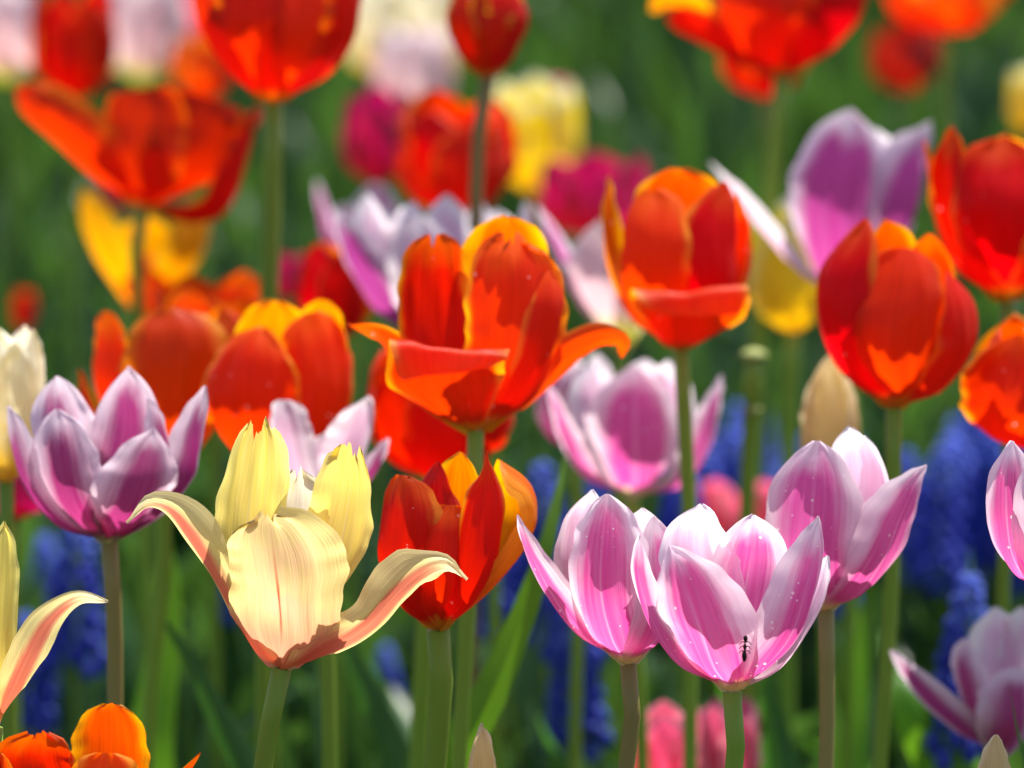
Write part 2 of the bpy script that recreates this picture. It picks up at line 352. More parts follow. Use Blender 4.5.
FLOWERS = []
def tulip(label, base, d, petals, low=None, stem='stem', sr=.0034, group=None, leaves=1, pistil=False, seed=0, lowres=False, leafmat='leaf'):
    bx, by = base
    low = low or (bx, by + 160)
    A, g, pts = stem_points(bx, by, d, *low)
    root = bpy.data.objects.new('tulip', None); COL.objects.link(root)
    root.location = g; root.empty_display_size = .02
    tag(root, label, 'tulip', group)
    sr *= .84
    v, f = tube(pts, [sr * 1.15, sr, sr * 1.05, sr * 1.3], n=12, res=22)
    mesh_obj('stem', v, f, M[stem], root, g)
    u = d / FPX
    # swollen seat where the petals join
    for i, p in enumerate(petals):
        m, az, roll, W, Rc, tip, sp = p[:7]
        kw = dict(p[7]) if len(p) > 7 else {}
        T0 = kw.pop('T', None)
        a = R_(az)
        T0 = np.array(T0, float) if T0 is not None else np.array([math.cos(a), math.sin(a), 0.0])
        # camera axes -> world (width direction)
        T0w = T0[0] * RIGHT + T0[1] * np.array([0, 1.0, 0]) + T0[2] * np.array([0, 0, 1.0])
        spine = []
        for q in sp:
            dy = q[2] if len(q) > 2 else 0
            dd = d + (dy - (by - q[1]) * .2) * u
            spine.append(P(q[0], q[1], dd))
        kw.setdefault('bump', .09); kw['flat'] = kw.get('flat', 1.12 if tip == 'fold' else 0); kw.setdefault('seed', seed * 31 + i)
        if lowres: kw.setdefault('nu', 11); kw.setdefault('nv', 15)
        v, f, uv = blade(spine, T0w, W * u * (1.0 if tip == 'fold' else 1.1), Rc * u * 1.05, tip=tip, roll=roll, **kw)
        mesh_obj('petal', v, f, M[m], root, g, uv)
    if pistil:
        q = P(bx, by, d); top = q + np.array([0, 0, 60 * u])
        v1, f1 = tube([q, (q + top) / 2, top], [.0025, .003, .0028], n=8, res=6)
        v2, f2 = ball(top, .0045, .6)
        vv, ff, _ = merge([(v1, f1), (v2, f2)])
        mesh_obj('pistil', vv, ff, M['pistil'], root, g)
        for k in range(6):
            a = k * math.pi / 3 + .4
            s0 = q + np.array([math.cos(a), math.sin(a), 1.5]) * .004
            s1 = q + np.array([math.cos(a) * .011, math.sin(a) * .011, 44 * u])
            s2 = s1 + np.array([math.cos(a) * .003, math.sin(a) * .003, .012])
            v1, f1 = tube([s0, (s0 + s1) / 2, s1, s2], [.0006, .0007, .0018, .0012], n=6, res=8)
            mesh_obj('stamen', v1, f1, M['stamen'], root, g)
    rg = random.Random(seed + 99)
    for k in range(leaves):
        a = rg.uniform(0, 6.28); L = rg.uniform(.17, .25); out = rg.uniform(.03, .09)
        rad = np.array([math.cos(a), math.sin(a), 0]); T = np.array([-math.sin(a), math.cos(a), 0])
        b0 = g + rad * .004
        sp = [b0, b0 + rad * out * .2 + np.array([0, 0, L * .4]), b0 + rad * out * .6 + np.array([0, 0, L * .8]),
              b0 + rad * out * 1.3 + np.array([0, 0, L])]
        v, f, uv = blade(sp, -T, rg.uniform(.013, .02), .022, tip='leaf', nu=9, nv=16, wave=.2, seed=seed + k)
        mesh_obj('leaf', v, f, M[leafmat], root, g, uv)
    FLOWERS.append(root)
    return root

def cup(base, d, h, w, mat, openness=.75, rot=0, seed=0, n=6, back=None, belly=.45, Wk=.62, tip='ovate'):
    """petals of an ordinary cup-shaped bloom; sizes in pixels at its distance"""
    rg = random.Random(seed); bx, by = base; out = []
    r0 = w / 2
    for k in range(n):
        outer = k < 3
        az = rot + k * 120 if outer else rot + 60 + (k - 3) * 120
        a = R_(az); rr = r0 * (1 if outer else .86) * rg.uniform(.94, 1.04); hh = h * (rg.uniform(.9, 1.0) if outer else rg.uniform(.94, 1.03))
        prof = [(0, 0), (.62, .13), (.97, .36), (1.0, .60), ((1 + openness) / 2, .84), (openness, 1.0)]
        if openness < .2: prof = [(0, 0), (.66, .10), (.98, .26), (.95, .48), (.55, .80), (.06, 1.0)]
        sp = []
        for r, z in prof:
            r *= rr; z = z * hh; y = -r * math.cos(a)
            # world-upright flower seen by the tilted camera
            sp.append((bx + r * math.sin(a), by - z * CP - y * SP, y * CP))
        inner_seen = math.cos(a) < -.3
        out.append(((back if (back and inner_seen) else mat), az, rg.uniform(-8, 8), r0 * Wk * 1.25, r0 * .95, tip, sp,
                    dict(bump=.09, wave=.2, edge=rg.uniform(-.1, .15))))
    return out

# 1 the cream-yellow open tulip in front
tulip('open pale yellow tulip with pink rib and flared petals, standing front left', (282, 668), 1.50, [
    ('yellow', -150, 0, 35, 70, 'blunt', [(282,668,0),(262,610,25),(250,545,38),(251,485,34),(258,428,22)], dict(ragged=.06, crease=.06, wave=.5, bump=.13)),
    ('yellow', 150, 0, 35, 70, 'blunt', [(284,668,0),(310,615,20),(338,555,36),(348,500,36),(352,450,26)], dict(ragged=.05, crease=.06, wave=.5, bump=.13)),
    ('white', 180, 0, 30, 45, 'round', [(284,668,0),(294,600,45),(298,540,60),(300,500,62),(299,472,55)], dict(ragged=.05, wave=.4, bump=.12)),
    ('yfront', -4, 0, 56, 110, 'round', [(283,669,0),(282,635,-34),(279,590,-56),(274,550,-64),(268,516,-64)], dict(crease=.08, wave=.3, bump=.10, ragged=.05)),
    ('yflush', -90, 50, 21, 30, 'point', [(281,669,0),(246,626,-12),(217,579,-16),(189,534,-12),(168,508,-6),(148,503,-8),(126,522,-12)], dict(wave=.8, bump=.16, edge=.3)),
    ('yflush', 90, -50, 29, 34, 'point', [(284,669,0),(328,653,-20),(365,627,-26),(394,597,-22),(421,575,-14),(446,566,-10),(467,580,-12)], dict(wave=.7, bump=.14, edge=.25)),
], low=(262, 768), leaves=2, seed=1, sr=.0036)

# 2 pink tulip in front
t2 = tulip('pink and white tulip with an insect between its petals, front of the bed', (732, 692), 1.48, [
    ('pink', 172, 0, 44, 60, 'ovate', [(732,690,0),(736,640,35),(746,585,46),(752,545,42),(753,515,30)], dict(crease=.04)),
    ('pale', -160, 0, 46, 45, 'ovate', [(731,690,0),(704,620,38),(690,565,48),(690,530,40),(700,504,20)], dict(wave=.2)),
    ('pale', 115, 0, 26, 34, 'ovate', [(734,690,0),(775,668,15),(805,628,22),(822,588,18),(827,556,10)], {}),
    ('pink', -90, 28, 28, 40, 'point', [(730,690,0),(680,662,0),(650,618,2),(638,572,0),(640,534,-5)], {}),
    ('pink', -18, 0, 50, 62, 'point', [(731,691,0),(714,664,-36),(700,628,-52),(686,588,-46),(670,546,-30)], dict(edge=.25, crease=.03, wave=.12)),
    ('pink', 58, -18, 33, 34, 'point', [(733,691,0),(766,668,-20),(792,634,-30),(806,590,-25),(815,550,-10),(819,516,0)], dict(edge=.3, wave=.1)),
], low=(732, 768), stem='stem', leaves=2, seed=2, sr=.0034)

# 3 pink tulip left of it
tulip('pink tulip with one petal flared out left, touching the frontmost pink bloom', (628, 664), 1.53, [
    ('pale', -150, 0, 34, 42, 'ovate', [(628,663,0),(588,612,25),(574,560,35),(580,515,30),(592,490,20)], {}),
    ('pale', 155, 0, 36, 45, 'ovate', [(630,663,0),(650,600,35),(652,550,40),(642,508,25)], {}),
    ('pink', -90, 40, 21, 30, 'slim', [(627,663,0),(582,636,-5),(550,592,-10),(529,550,-10),(517,515,-5)], dict(edge=.2)),
    ('pink', 48, 0, 36, 42, 'ovate', [(631,663,0),(656,640,-25),(672,598,-32),(666,550,-20),(654,516,-10)], {}),
    ('pink', -12, 0, 44, 46, 'ovate', [(628,664,0),(612,636,-34),(602,592,-50),(603,540,-44),(608,494,-25)], dict(crease=.08)),
], low=(626, 768), stem='stembrown', leaves=2, seed=3, sr=.0031)

# 4 orange tulip with crumpled petals
tulip('glossy orange-red tulip with crumpled petals behind the pale yellow tulip', (438, 630), 1.56, [
    ('flame', 178, 0, 32, 40, 'ovate', [(440,629,0),(450,565,35),(458,505,38),(460,475,30),(461,452,20)], dict(wave=.3)),
    ('flame', 115, -8, 40, 42, 'round', [(441,629,0),(485,592,0),(516,556,12),(534,515,20),(527,482,14),(500,460,6)], dict(edge=.2, wave=.2)),
    ('dark', -30, 0, 26, 24, 'ovate', [(437,629,0),(432,585,-14),(430,540,-18),(430,495,-10),(440,462,-4)], dict(wave=.5, bump=.15, crease=.1)),
    ('orange', 4, 0, 52, 42, 'round', [(438,630,0),(437,605,-40),(442,568,-48),(446,535,-42),(448,505,-30)], dict(bump=.08)),
    ('orange', -50, 0, 46, 46, 'round', [(436,630,0),(408,610,-18),(392,570,-30),(395,520,-28),(402,475,-16)], dict(edge=.2)),
    ('orange', 16, 0, 31, 22, 'acum', [(440,630,0),(462,606,-38),(478,566,-48),(484,520,-46),(487,480,-36),(487,450,-28)], dict(bump=.08)),
], low=(434, 768), leaves=2, seed=4, sr=.0044)

# 5 pink tulip to the right
tulip('pink tulip with a broad white-rimmed petal, right of the frontmost pink bloom', (826, 610), 1.57, [
    ('pale', 160, 0, 38, 42, 'ovate', [(826,609,0),(850,560,35),(864,500,42),(862,455,32),(850,427,15)], dict(wave=.3)),
    ('pale', 118, 0, 28, 34, 'ovate', [(828,609,0),(866,562,15),(882,510,20),(878,465,15),(864,436,5)], dict(wave=.3)),
    ('pink', -140, 0, 30, 40, 'ovate', [(824,609,0),(795,560,30),(790,510,35),(800,465,25),(808,446,15)], {}),
    ('pink', -14, 0, 53, 55, 'ovate', [(825,610,0),(813,582,-38),(810,542,-52),(814,492,-48),(818,441,-30)], dict(edge=.3, crease=.05)),
    ('pink', 50, -14, 37, 38, 'point', [(828,610,0),(860,590,-30),(886,556,-40),(902,515,-30),(916,482,-14),(926,465,-8)], dict(edge=.3)),
], low=(826, 768), stem='stembrown', leaves=2, seed=5, sr=.0031)

# 6 big orange tulip in the middle
tulip('large orange-red tulip with rolled-down front petal in the middle of the photo', (476, 431), 1.65, [
    ('orangein', 176, 0, 50, 60, 'round', [(478,430,0),(498,370,40),(506,300,52),(507,250,48),(506,216,34)], dict(crease=.04, wave=.2)),
    ('orange', -165, 0, 37, 60, 'round', [(474,430,0),(450,390,5),(434,340,14),(432,290,16),(434,234,10)], dict(notch=.07, wave=.2)),
    ('orange', 10, 0, 54, 60, 'round', [(479,430,0),(500,400,-25),(513,350,-36),(515,300,-36),(513,262,-28),(512,238,-15)], dict(ragged=.07, crease=.05, wave=.15, notch=.05)),
    ('orange', 48, 0, 27, 32, 'round', [(481,430,0),(520,395,-18),(545,350,-28),(555,305,-24),(552,268,-8)], dict(edge=.1)),
    ('fold', -98, 40, 27, 34, 'point', [(474,430,0),(430,402,10),(402,362,15),(380,336,10),(348,325,5)], dict(wave=.2)),
    ('fold', 95, -48, 27, 26, 'slim', [(477,430,0),(516,410,5),(550,380,5),(578,354,0),(600,341,-2),(620,343,0),(622,358,8)], dict(edge=.2)),
    ('fold', -8, 0, 64, 95, 'fold', [(475,431,0),(456,412,-35),(444,384,-55),(440,358,-66),(440,346,-74),(440,350,-82),(440,365,-84),(441,374,-82)], dict(T=(1, .05, -.14), nv=48, wave=.3, bump=.06, flat=1.0)),
], low=(459, 768), leaves=2, seed=6, sr=.0034)

# 7 mauve tulip at the left
tulip('wide open mauve tulip with pale petal tips at the left side', (109, 542), 1.62, [
    ('mauve', 180, 0, 38, 50, 'point', [(108,541,0),(117,480,40),(126,430,46),(128,392,40),(128,366,32)], {}),
    ('mauve', -152, 0, 36, 48, 'ovate', [(107,541,0),(82,490,30),(62,440,40),(55,405,36),(56,376,28)], {}),
    ('mauve', 128, 0, 31, 40, 'point', [(111,541,0),(155,515,5),(186,475,16),(197,430,15),(206,386,8)], {}),
    ('mauve', 62, 0, 22, 26, 'ovate', [(110,541,0),(150,502,-10),(166,460,-6),(158,420,-5),(148,398,-8)], {}),
    ('mauve', -82, 26, 30, 34, 'ovate', [(107,541,0),(58,524,-5),(26,487,-10),(14,445,-5),(10,406,0)], {}),
    ('mauve', -24, 0, 42, 46, 'ovate', [(107,542,0),(80,516,-40),(64,482,-52),(59,445,-44),(58,409,-25)], dict(crease=.06, notch=.02)),
    ('mauve', 24, 0, 44, 50, 'point', [(111,542,0),(128,517,-45),(143,482,-54),(150,452,-42),(154,428,-28)], dict(crease=.03)),
], low=(115, 700), stem='stembrown', leaves=1, seed=7, pistil=True)

# 8 orange tulip right
tulip('plump red-orange tulip on a tall stem above the right pink tulip', (894, 408), 1.72, [
    ('orangein', -172, 0, 38, 46, 'ovate', [(895,408,0),(888,345,35),(890,285,42),(890,245,35),(887,220,22)], {}),
    ('orange', 150, 0, 34, 40, 'ovate', [(897,408,0),(925,350,30),(934,290,38),(934,256,30),(929,234,20)], {}),
    ('orange', -52, 0, 48, 46, 'ovate', [(893,408,0),(854,380,-20),(832,332,-28),(834,275,-25),(866,219,-8)], dict(edge=.1)),
    ('red', 58, 0, 40, 40, 'ovate', [(897,408,0),(942,388,-10),(971,350,-16),(970,308,-13),(946,270,-4)], {}),
    ('red', 4, 0, 54, 46, 'round', [(895,408,0),(893,375,-45),(897,325,-58),(903,285,-48),(906,248,-28)], dict(crease=.04)),
], low=(880, 768), leaves=2, seed=8)

# 9 orange tulip, centre right
tulip('orange tulip with a yellow-rimmed petal folded across its front', (681, 350), 1.78, [
    ('orangein', 180, 0, 54, 60, 'round', [(680,349,0),(678,300,40),(676,240,50),(675,200,45),(675,169,34)], dict(crease=.04)),
    ('orangein', -110, 0, 28, 40, 'point', [(678,349,0),(636,320,10),(612,270,15),(605,220,12),(609,175,5)], {}),
    ('orange', 110, 0, 28, 38, 'ovate', [(683,349,0),(724,325,15),(744,275,20),(747,230,15),(738,194,5)], {}),
    ('orange', -32, 0, 44, 42, 'round', [(679,350,0),(654,325,-30),(640,282,-46),(641,237,-44),(650,188,-20)], dict(notch=.05, edge=.15)),
    ('orange', 34, 0, 38, 36, 'ovate', [(683,350,0),(706,325,-25),(722,285,-42),(722,240,-40),(726,182,-15)], dict(edge=.15)),
    ('fold', 4, 0, 61, 90, 'fold', [(682,350,0),(686,337,-36),(691,316,-54),(694,298,-66),(695,290,-73),(696,295,-81),(697,308,-83),(697,316,-82)], dict(T=(1, 0, .10), nv=48, wave=.3, bump=.06, flat=.93)),
], low=(690, 768), leaves=2, seed=9)

# 10, 11 right edge
tulip('tall orange-red tulip at the right edge, higher of the two there', (1008, 302), 1.82, [
    ('orangein', 180, 0, 50, 60, 'ovate', [(1008,300,0),(1008,240,40),(1005,180,45),(1003,135,35)], {}),
    ('orange', -110, 0, 24, 34, 'point', [(1006,300,0),(960,268,5),(936,215,5),(930,170,3),(924,140,0)], {}),
    ('orange', -48, 0, 36, 45, 'point', [(1006,301,0),(966,272,-18),(950,220,-24),(948,170,-12),(953,126,0)], {}),
    ('orange', 6, 0, 56, 58, 'round', [(1008,302,0),(1006,255,-45),(1003,205,-52),(1003,165,-35),(1003,138,-20)], {}),
    ('orange', 60, 0, 45, 50, 'ovate', [(1010,301,0),(1050,265,-18),(1070,215,-20),(1070,170,-12),(1065,135,0)], {}),
], low=(1003, 600), leaves=2, seed=10)
tulip('orange-red tulip cut by the right edge, lower of the two there', (1042, 452), 1.74,
      cup((1042, 452), 1.74, 134, 140, 'orange', .72, rot=-25, seed=11, back='orangein'), low=(1040, 700), leaves=2, seed=11)
# 12
tulip('bright pink tulip cut by the right edge at mid height', (1056, 596), 1.52, [
    ('pink', 180, 0, 46, 55, 'ovate', [(1056,596,0),(1058,530,40),(1058,470,42),(1058,430,30)], {}),
    ('pink', -45, 0, 42, 46, 'point', [(1055,596,0),(1020,570,-22),(1006,525,-30),(1006,480,-22),(1013,441,-10)], dict(edge=.2)),
    ('pink', 15, 0, 46, 50, 'ovate', [(1056,596,0),(1064,560,-45),(1066,510,-50),(1064,470,-40),(1062,440,-28)], {}),
], low=(1054, 768), leaves=2, seed=12)
# 13
tulip('blurred pink tulip with flared side petals behind the green stem at centre', (633, 499), 1.86, [
    ('pale', -150, 0, 32, 40, 'ovate', [(632,497,0),(606,450,30),(590,400,35),(592,360,25)], {}),
    ('pale', 150, 0, 30, 40, 'ovate', [(635,497,0),(660,450,30),(673,400,32),(668,360,20)], {}),
    ('pale', 178, 0, 36, 40, 'ovate', [(633,497,0),(636,440,38),(644,390,40),(646,358,30)], {}),
    ('pink', -90, 38, 20, 30, 'slim', [(631,497,0),(590,477,0),(567,440,0),(555,405,0),(547,382,0)], {}),
    ('pink', 90, -40, 25, 34, 'slim', [(636,497,0),(682,482,0),(704,445,0),(714,405,0),(722,375,0)], {}),
    ('pink', 0, 0, 52, 48, 'ovate', [(634,498,0),(637,465,-42),(636,425,-50),(635,392,-42),(633,366,-25)], dict(edge=.15)),
], low=(640, 700), leaves=2, seed=13)
tulip('mauve tulip half hidden behind the big central orange tulip, right side', (575, 450), 1.98,
      cup((575, 450), 1.98, 95, 80, 'mauve', .8, rot=10, seed=131, back='lilacpale'), low=(576, 700), leaves=1, seed=131, lowres=True)

# 14 pair at the left
tulip('red-orange tulip behind the mauve tulip, left one of the pair', (165, 470), 1.80, [
    ('orange', -100, 0, 20, 30, 'ovate', [(164,469,0),(112,445,20),(86,412,20),(79,370,15)], {}),
    ('orange', 60, 0, 40, 44, 'ovate', [(167,469,0),(212,425,10),(232,370,12),(230,335,10),(222,309,5)], {}),
    ('orangein', 180, 0, 40, 50, 'ovate', [(165,469,0),(168,420,38),(170,385,44),(172,362,42)], {}),
    ('orange', -45, 0, 30, 40, 'round', [(164,470,0),(124,435,-10),(107,385,-10),(107,345,-5),(105,311,0)], {}),
    ('orangein', 2, 0, 56, 75, 'round', [(165,470,0),(168,425,-35),(171,375,-40),(172,335,-30),(170,309,-12)], {}),
], low=(150, 700), leaves=2, seed=14)
tulip('red-orange tulip behind the pale yellow tulip, right one of the pair', (268, 482), 1.76, [
    ('flame', 178, 0, 44, 50, 'round', [(270,481,0),(272,410,35),(270,345,42),(276,300,30)], {}),
    ('flame', 150, 0, 32, 40, 'round', [(273,481,0),(316,410,28),(332,345,32),(324,300,20)], {}),
    ('orange', 32, 0, 45, 50, 'round', [(272,482,0),(308,445,-15),(324,400,-20),(322,350,-16),(312,312,-5)], dict(edge=.1)),
    ('orange', -14, 0, 56, 56, 'ovate', [(266,482,0),(252,445,-40),(246,402,-52),(251,362,-44),(262,326,-25)], dict(edge=.1, notch=.03)),
], low=(262, 768), leaves=2, seed=15)
# 15 dark red behind centre
tulip('deep red tulip showing below and behind the big central orange tulip', (440, 480), 1.82,
      cup((440, 480), 1.82, 140, 150, 'red', .82, rot=15, seed=16), low=(418, 768), leaves=2, seed=16, sr=.0046)
# 16 mauve behind yellow
tulip('pale mauve tulip peeping out over the pale yellow tulip', (318, 522), 1.70, [
    ('lilacpale', -24, 0, 26, 26, 'round', [(316,521,0),(294,480,-10),(285,440,-14),(284,400,-8)], {}),
    ('lilacpale', 178, 0, 30, 34, 'ovate', [(318,521,0),(322,490,20),(326,460,24),(328,432,20)], {}),
    ('lilacpale', 40, 0, 30, 34, 'ovate', [(320,521,0),(344,480,10),(358,440,12),(368,396,8)], {}),
    ('mauve', 60, 0, 20, 30, 'ovate', [(320,521,0),(350,500,-10),(374,470,-12),(388,438,-8)], {}),
], low=(330, 768), leaves=1, seed=17)

# 17 white-lilac pair behind the centre
tulip('white and lilac tulip with magenta flush, left behind the big central orange tulip', (430, 345), 1.96, [
    ('lilacpale', -150, 0, 28, 36, 'ovate', [(428,344,0),(395,290,25),(372,240,30),(366,194,22)], {}),
    ('lilacpale', 178, 0, 26, 36, 'ovate', [(430,344,0),(420,290,35),(412,245,38),(412,202,30)], {}),
    ('lilacpale', 150, 0, 34, 40, 'ovate', [(432,344,0),(445,290,25),(450,240,30),(446,195,22)], {}),
    ('lilac', -50, 20, 26, 36, 'point', [(428,345,0),(392,315,-15),(364,270,-20),(346,235,-15),(336,210,-8)], dict(edge=.2)),
    ('lilacpale', 10, 0, 40, 44, 'ovate', [(431,345,0),(430,310,-40),(425,270,-44),(420,235,-35),(420,215,-25)], {}),
], low=(425, 600), leaves=1, seed=18)
tulip('white and lilac tulip behind the top of the big central orange tulip', (492, 352), 2.04,
      [('lilacpale', -40, 0, 26, 34, 'ovate', [(490,351,0),(474,300,-10),(472,250,-12),(478,198,-4)], {}),
       ('lilacpale', 178, 0, 30, 34, 'ovate', [(492,351,0),(495,300,30),(497,250,30),(498,210,25)], {}),
       ('lilacpale', 60, 0, 22, 30, 'ovate', [(494,351,0),(522,300,0),(530,250,0),(525,202,0)], {}),
       ('lilac', 5, 0, 34, 34, 'ovate', [(492,352,0),(495,310,-30),(497,270,-34),(497,240,-25)], {})], low=(494, 600), leaves=1, seed=19)
tulip('distant mauve tulip with slim petals, left of the white and lilac pair', (352, 268), 2.35,
      [('lilac', -60, 0, 14, 26, 'slim', [(350,267,0),(330,245,0),(322,212,0),(317,180,0)], {}),
       ('lilac', 20, 0, 26, 30, 'ovate', [(354,267,0),(370,240,-10),(376,210,-10),(375,183,0)], {}),
       ('lilac', -10, 0, 20, 26, 'ovate', [(352,267,0),(348,245,-10),(345,225,-10),(346,205,0)], {})], low=(352, 500), leaves=1, seed=20)
# 18
tulip('blush and white tulip with yellow base, left of the folded orange tulip', (622, 352), 2.06,
      [('blush', 178, 0, 30, 36, 'ovate', [(622,350,0),(618,300,30),(612,255,30),(612,225,20)], {}),
       ('lilac', -80, 30, 13, 24, 'slim', [(620,351,0),(586,300,0),(560,250,0),(537,205,0)], {}),
       ('blush', -20, 0, 36, 40, 'point', [(620,352,0),(604,310,-25),(594,265,-30),(599,220,-10)], {}),
       ('blush', 40, 0, 30, 36, 'ovate', [(624,352,0),(645,310,-15),(650,270,-15),(645,230,-5)], {})], low=(620, 600), leaves=2, seed=21)
# 19
tulip('large lilac tulip with white rims and one thin petal stretched far left', (848, 302), 2.02, [
    ('lilacpale', 165, 0, 44, 50, 'ovate', [(850,301,0),(872,240,32),(880,180,34),(872,128,22)], {}),
    ('lilacpale', -150, 0, 40, 46, 'ovate', [(846,301,0),(825,240,30),(812,180,30),(828,125,20)], {}),
    ('lilacpale', -88, 28, 15, 26, 'slim', [(845,301,0),(802,272,0),(766,230,0),(738,192,0),(710,162,0)], {}),
    ('lilac', 42, 0, 42, 44, 'point', [(852,302,0),(884,265,-22),(906,215,-32),(915,165,-22),(931,122,-5)], dict(edge=.15)),
    ('lilac', -6, 0, 54, 50, 'ovate', [(846,302,0),(840,255,-42),(838,200,-52),(845,150,-42),(851,110,-25)], dict(edge=.15)),
], low=(850, 600), leaves=2, seed=22)
# 20
tulip('lemon yellow tulip with whitish top, between the folded orange and plump orange tulips', (793, 332), 2.16,
      cup((793, 332), 2.16, 130, 100, 'lemon', .95, rot=0, seed=23, belly=.4), low=(788, 600), leaves=2, seed=23, sr=.0045)

# 22 top right
tulip('scarlet tulip on a long leaning stem at the top right', (782, 78), 2.15, [
    ('red', 178, 0, 55, 60, 'round', [(782,77,0),(785,30,40),(785,-20,45),(785,-70,30)], {}),
    ('red', -88, 42, 24, 34, 'round', [(781,77,0),(745,60,-10),(712,42,-15),(684,28,-12),(668,18,-5)], dict(edge=.15)),
    ('flame', -120, 30, 26, 34, 'round', [(780,77,0),(735,45,10),(700,15,10),(672,4,5),(650,8,0)], {}),
    ('red', 50, 0, 46, 50, 'ovate', [(783,78,0),(822,55,-20),(852,10,-25),(868,-50,-10)], {}),
    ('red', -30, 0, 46, 50, 'ovate', [(781,78,0),(755,50,-35),(745,5,-45),(750,-60,-25)], {}),
    ('red', 5, 0, 46, 48, 'ovate', [(782,78,0),(792,45,-40),(800,-5,-50),(800,-65,-30)], {}),
], low=(762, 260), leaves=2, seed=24, sr=.0042)
tulip('small orange-red tulip behind the scarlet tulip at the top right', (765, 98), 2.55,
      cup((765, 98), 2.55, 80, 92, 'red', .9, rot=30, seed=25), low=(765, 400), leaves=1, seed=25, lowres=True)
tulip('orange tulip cut by the top edge, far right', (945, 34), 2.6,
      cup((945, 34), 2.6, 90, 125, 'orangein', .95, rot=10, seed=26), low=(945, 400), leaves=1, seed=26, lowres=True)
tulip('faint dark red tulip far back below the orange tulip at the top right', (908, 92), 3.4,
      cup((908, 92), 3.4, 70, 74, 'dark', .9, rot=10, seed=27), low=(908, 400), leaves=1, seed=27, lowres=True)
tulip('far yellow tulip cut by the right edge near the top', (1030, 134), 3.0,
      cup((1030, 134), 3.0, 66, 44, 'lemon', .8, rot=0, seed=28), low=(1030, 400), leaves=1, seed=28, lowres=True)
# 25, 26
tulip('closed reddish orange tulip bud on a thin stem at the top centre', (488, 78), 1.98,
      cup((488, 78), 1.98, 125, 74, 'orange', .25, rot=-10, seed=29, Wk=.85), low=(476, 200), leaves=2, seed=29, stem='stembrown')
tulip('big scarlet tulip cut by the top edge, left of centre', (273, 104), 1.92, [
    ('red', 180, 0, 60, 60, 'ovate', [(273,103,0),(275,50,40),(278,-10,50),(278,-70,35)], {}),
    ('red', -80, 0, 48, 55, 'ovate', [(271,103,0),(225,70,-5),(200,20,-5),(192,-30,0),(200,-70,0)], {}),
    ('red', 75, 0, 48, 55, 'ovate', [(275,103,0),(325,75,-5),(355,30,-8),(362,-20,-5),(355,-65,0)], {}),
    ('red', -28, 0, 50, 52, 'ovate', [(272,104,0),(245,72,-40),(232,25,-55),(238,-25,-45),(250,-70,-20)], {}),
    ('orange', 30, 0, 46, 50, 'ovate', [(274,104,0),(300,72,-40),(314,25,-52),(312,-25,-42),(300,-70,-20)], {}),
], low=(269, 300), leaves=2, seed=30, sr=.0046)
# 27
tulip('wide open dark red tulip with a rolled petal reaching left, upper left', (143, 208), 2.12, [
    ('deepred', 178, 0, 56, 70, 'round', [(143,207,0),(150,170,35),(158,130,42),(160,98,30)], {}),
    ('deepred', 85, -10, 34, 36, 'ovate', [(146,207,0),(190,222,-8),(222,214,-12),(244,170,-8),(254,108,0)], {}),
    ('deepred', 100, 0, 30, 40, 'ovate', [(146,207,0),(190,190,20),(226,160,25),(250,128,20),(266,110,10)], {}),
    ('red', -84, 40, 34, 44, 'round', [(142,207,0),(112,185,-20),(84,158,-26),(54,132,-22),(28,108,-12),(18,88,-5)], dict(edge=.3)),
    ('deepred', -25, 0, 50, 80, 'fold', [(143,208,0),(138,188,-34),(138,156,-46),(138,122,-42),(136,90,-34)], dict(flat=.5, wave=.3)),
    ('deepred', 22, 0, 52, 80, 'fold', [(145,208,0),(170,188,-30),(190,156,-40),(200,122,-36),(206,98,-30)], dict(flat=.5, wave=.3)),
], low=(138, 300), leaves=2, seed=31)
tulip('yellow-orange tulip right below the wide open dark red tulip', (147, 318), 2.3,
      [('amber', 178, 0, 40, 45, 'ovate', [(147,317,0),(148,270,35),(148,230,35),(148,215,25)], {}),
       ('amber', -48, 0, 32, 36, 'ovate', [(146,318,0),(112,280,-15),(92,235,-20),(84,190,-8)], {}),
       ('amber', 48, 0, 32, 36, 'ovate', [(148,318,0),(178,280,-15),(194,240,-20),(197,197,-8)], {}),
       ('orangein', 0, 0, 30, 34, 'ovate', [(147,318,0),(150,300,-25),(148,275,-28),(146,255,-20)], {})], low=(146, 500), leaves=2, seed=32, lowres=True)
tulip('soft red-orange tulip behind the left pair, under the yellow-orange tulip', (215, 390), 2.1,
      cup((215, 390), 2.1, 112, 118, 'orange', 1.05, rot=30, seed=33), low=(214, 600), leaves=1, seed=33, lowres=True)
tulip('red-orange tulip with yellow streak, left of the white and lilac pair', (335, 342), 2.06,
      cup((335, 342), 2.06, 104, 74, 'red', .8, rot=20, seed=34, back='orangein'), low=(335, 600), leaves=1, seed=34, lowres=True)
tulip('far bright red tulip with pale base at the top left corner', (76, 100), 2.7,
      cup((76, 100), 2.7, 112, 86, 'red', .9, rot=20, seed=35), low=(76, 400), leaves=1, seed=35, lowres=True)
tulip('far dull orange tulip between the top left red tulip and big scarlet tulip', (205, 100), 2.9,
      cup((205, 100), 2.9, 64, 66, 'orangein', .9, rot=5, seed=36), low=(205, 400), leaves=1, seed=36, lowres=True)
tulip('red tulip directly behind the thin stem of the closed bud', (456, 214), 2.32,
      cup((456, 214), 2.32, 116, 122, 'red', .8, rot=25, seed=37), low=(456, 500), leaves=1, seed=37)
tulip('far magenta tulip left of the red tulip behind the bud stem', (378, 186), 2.75,
      cup((378, 186), 2.75, 98, 72, 'magenta', .9, rot=0, seed=38), low=(378, 500), leaves=1, seed=38, lowres=True)
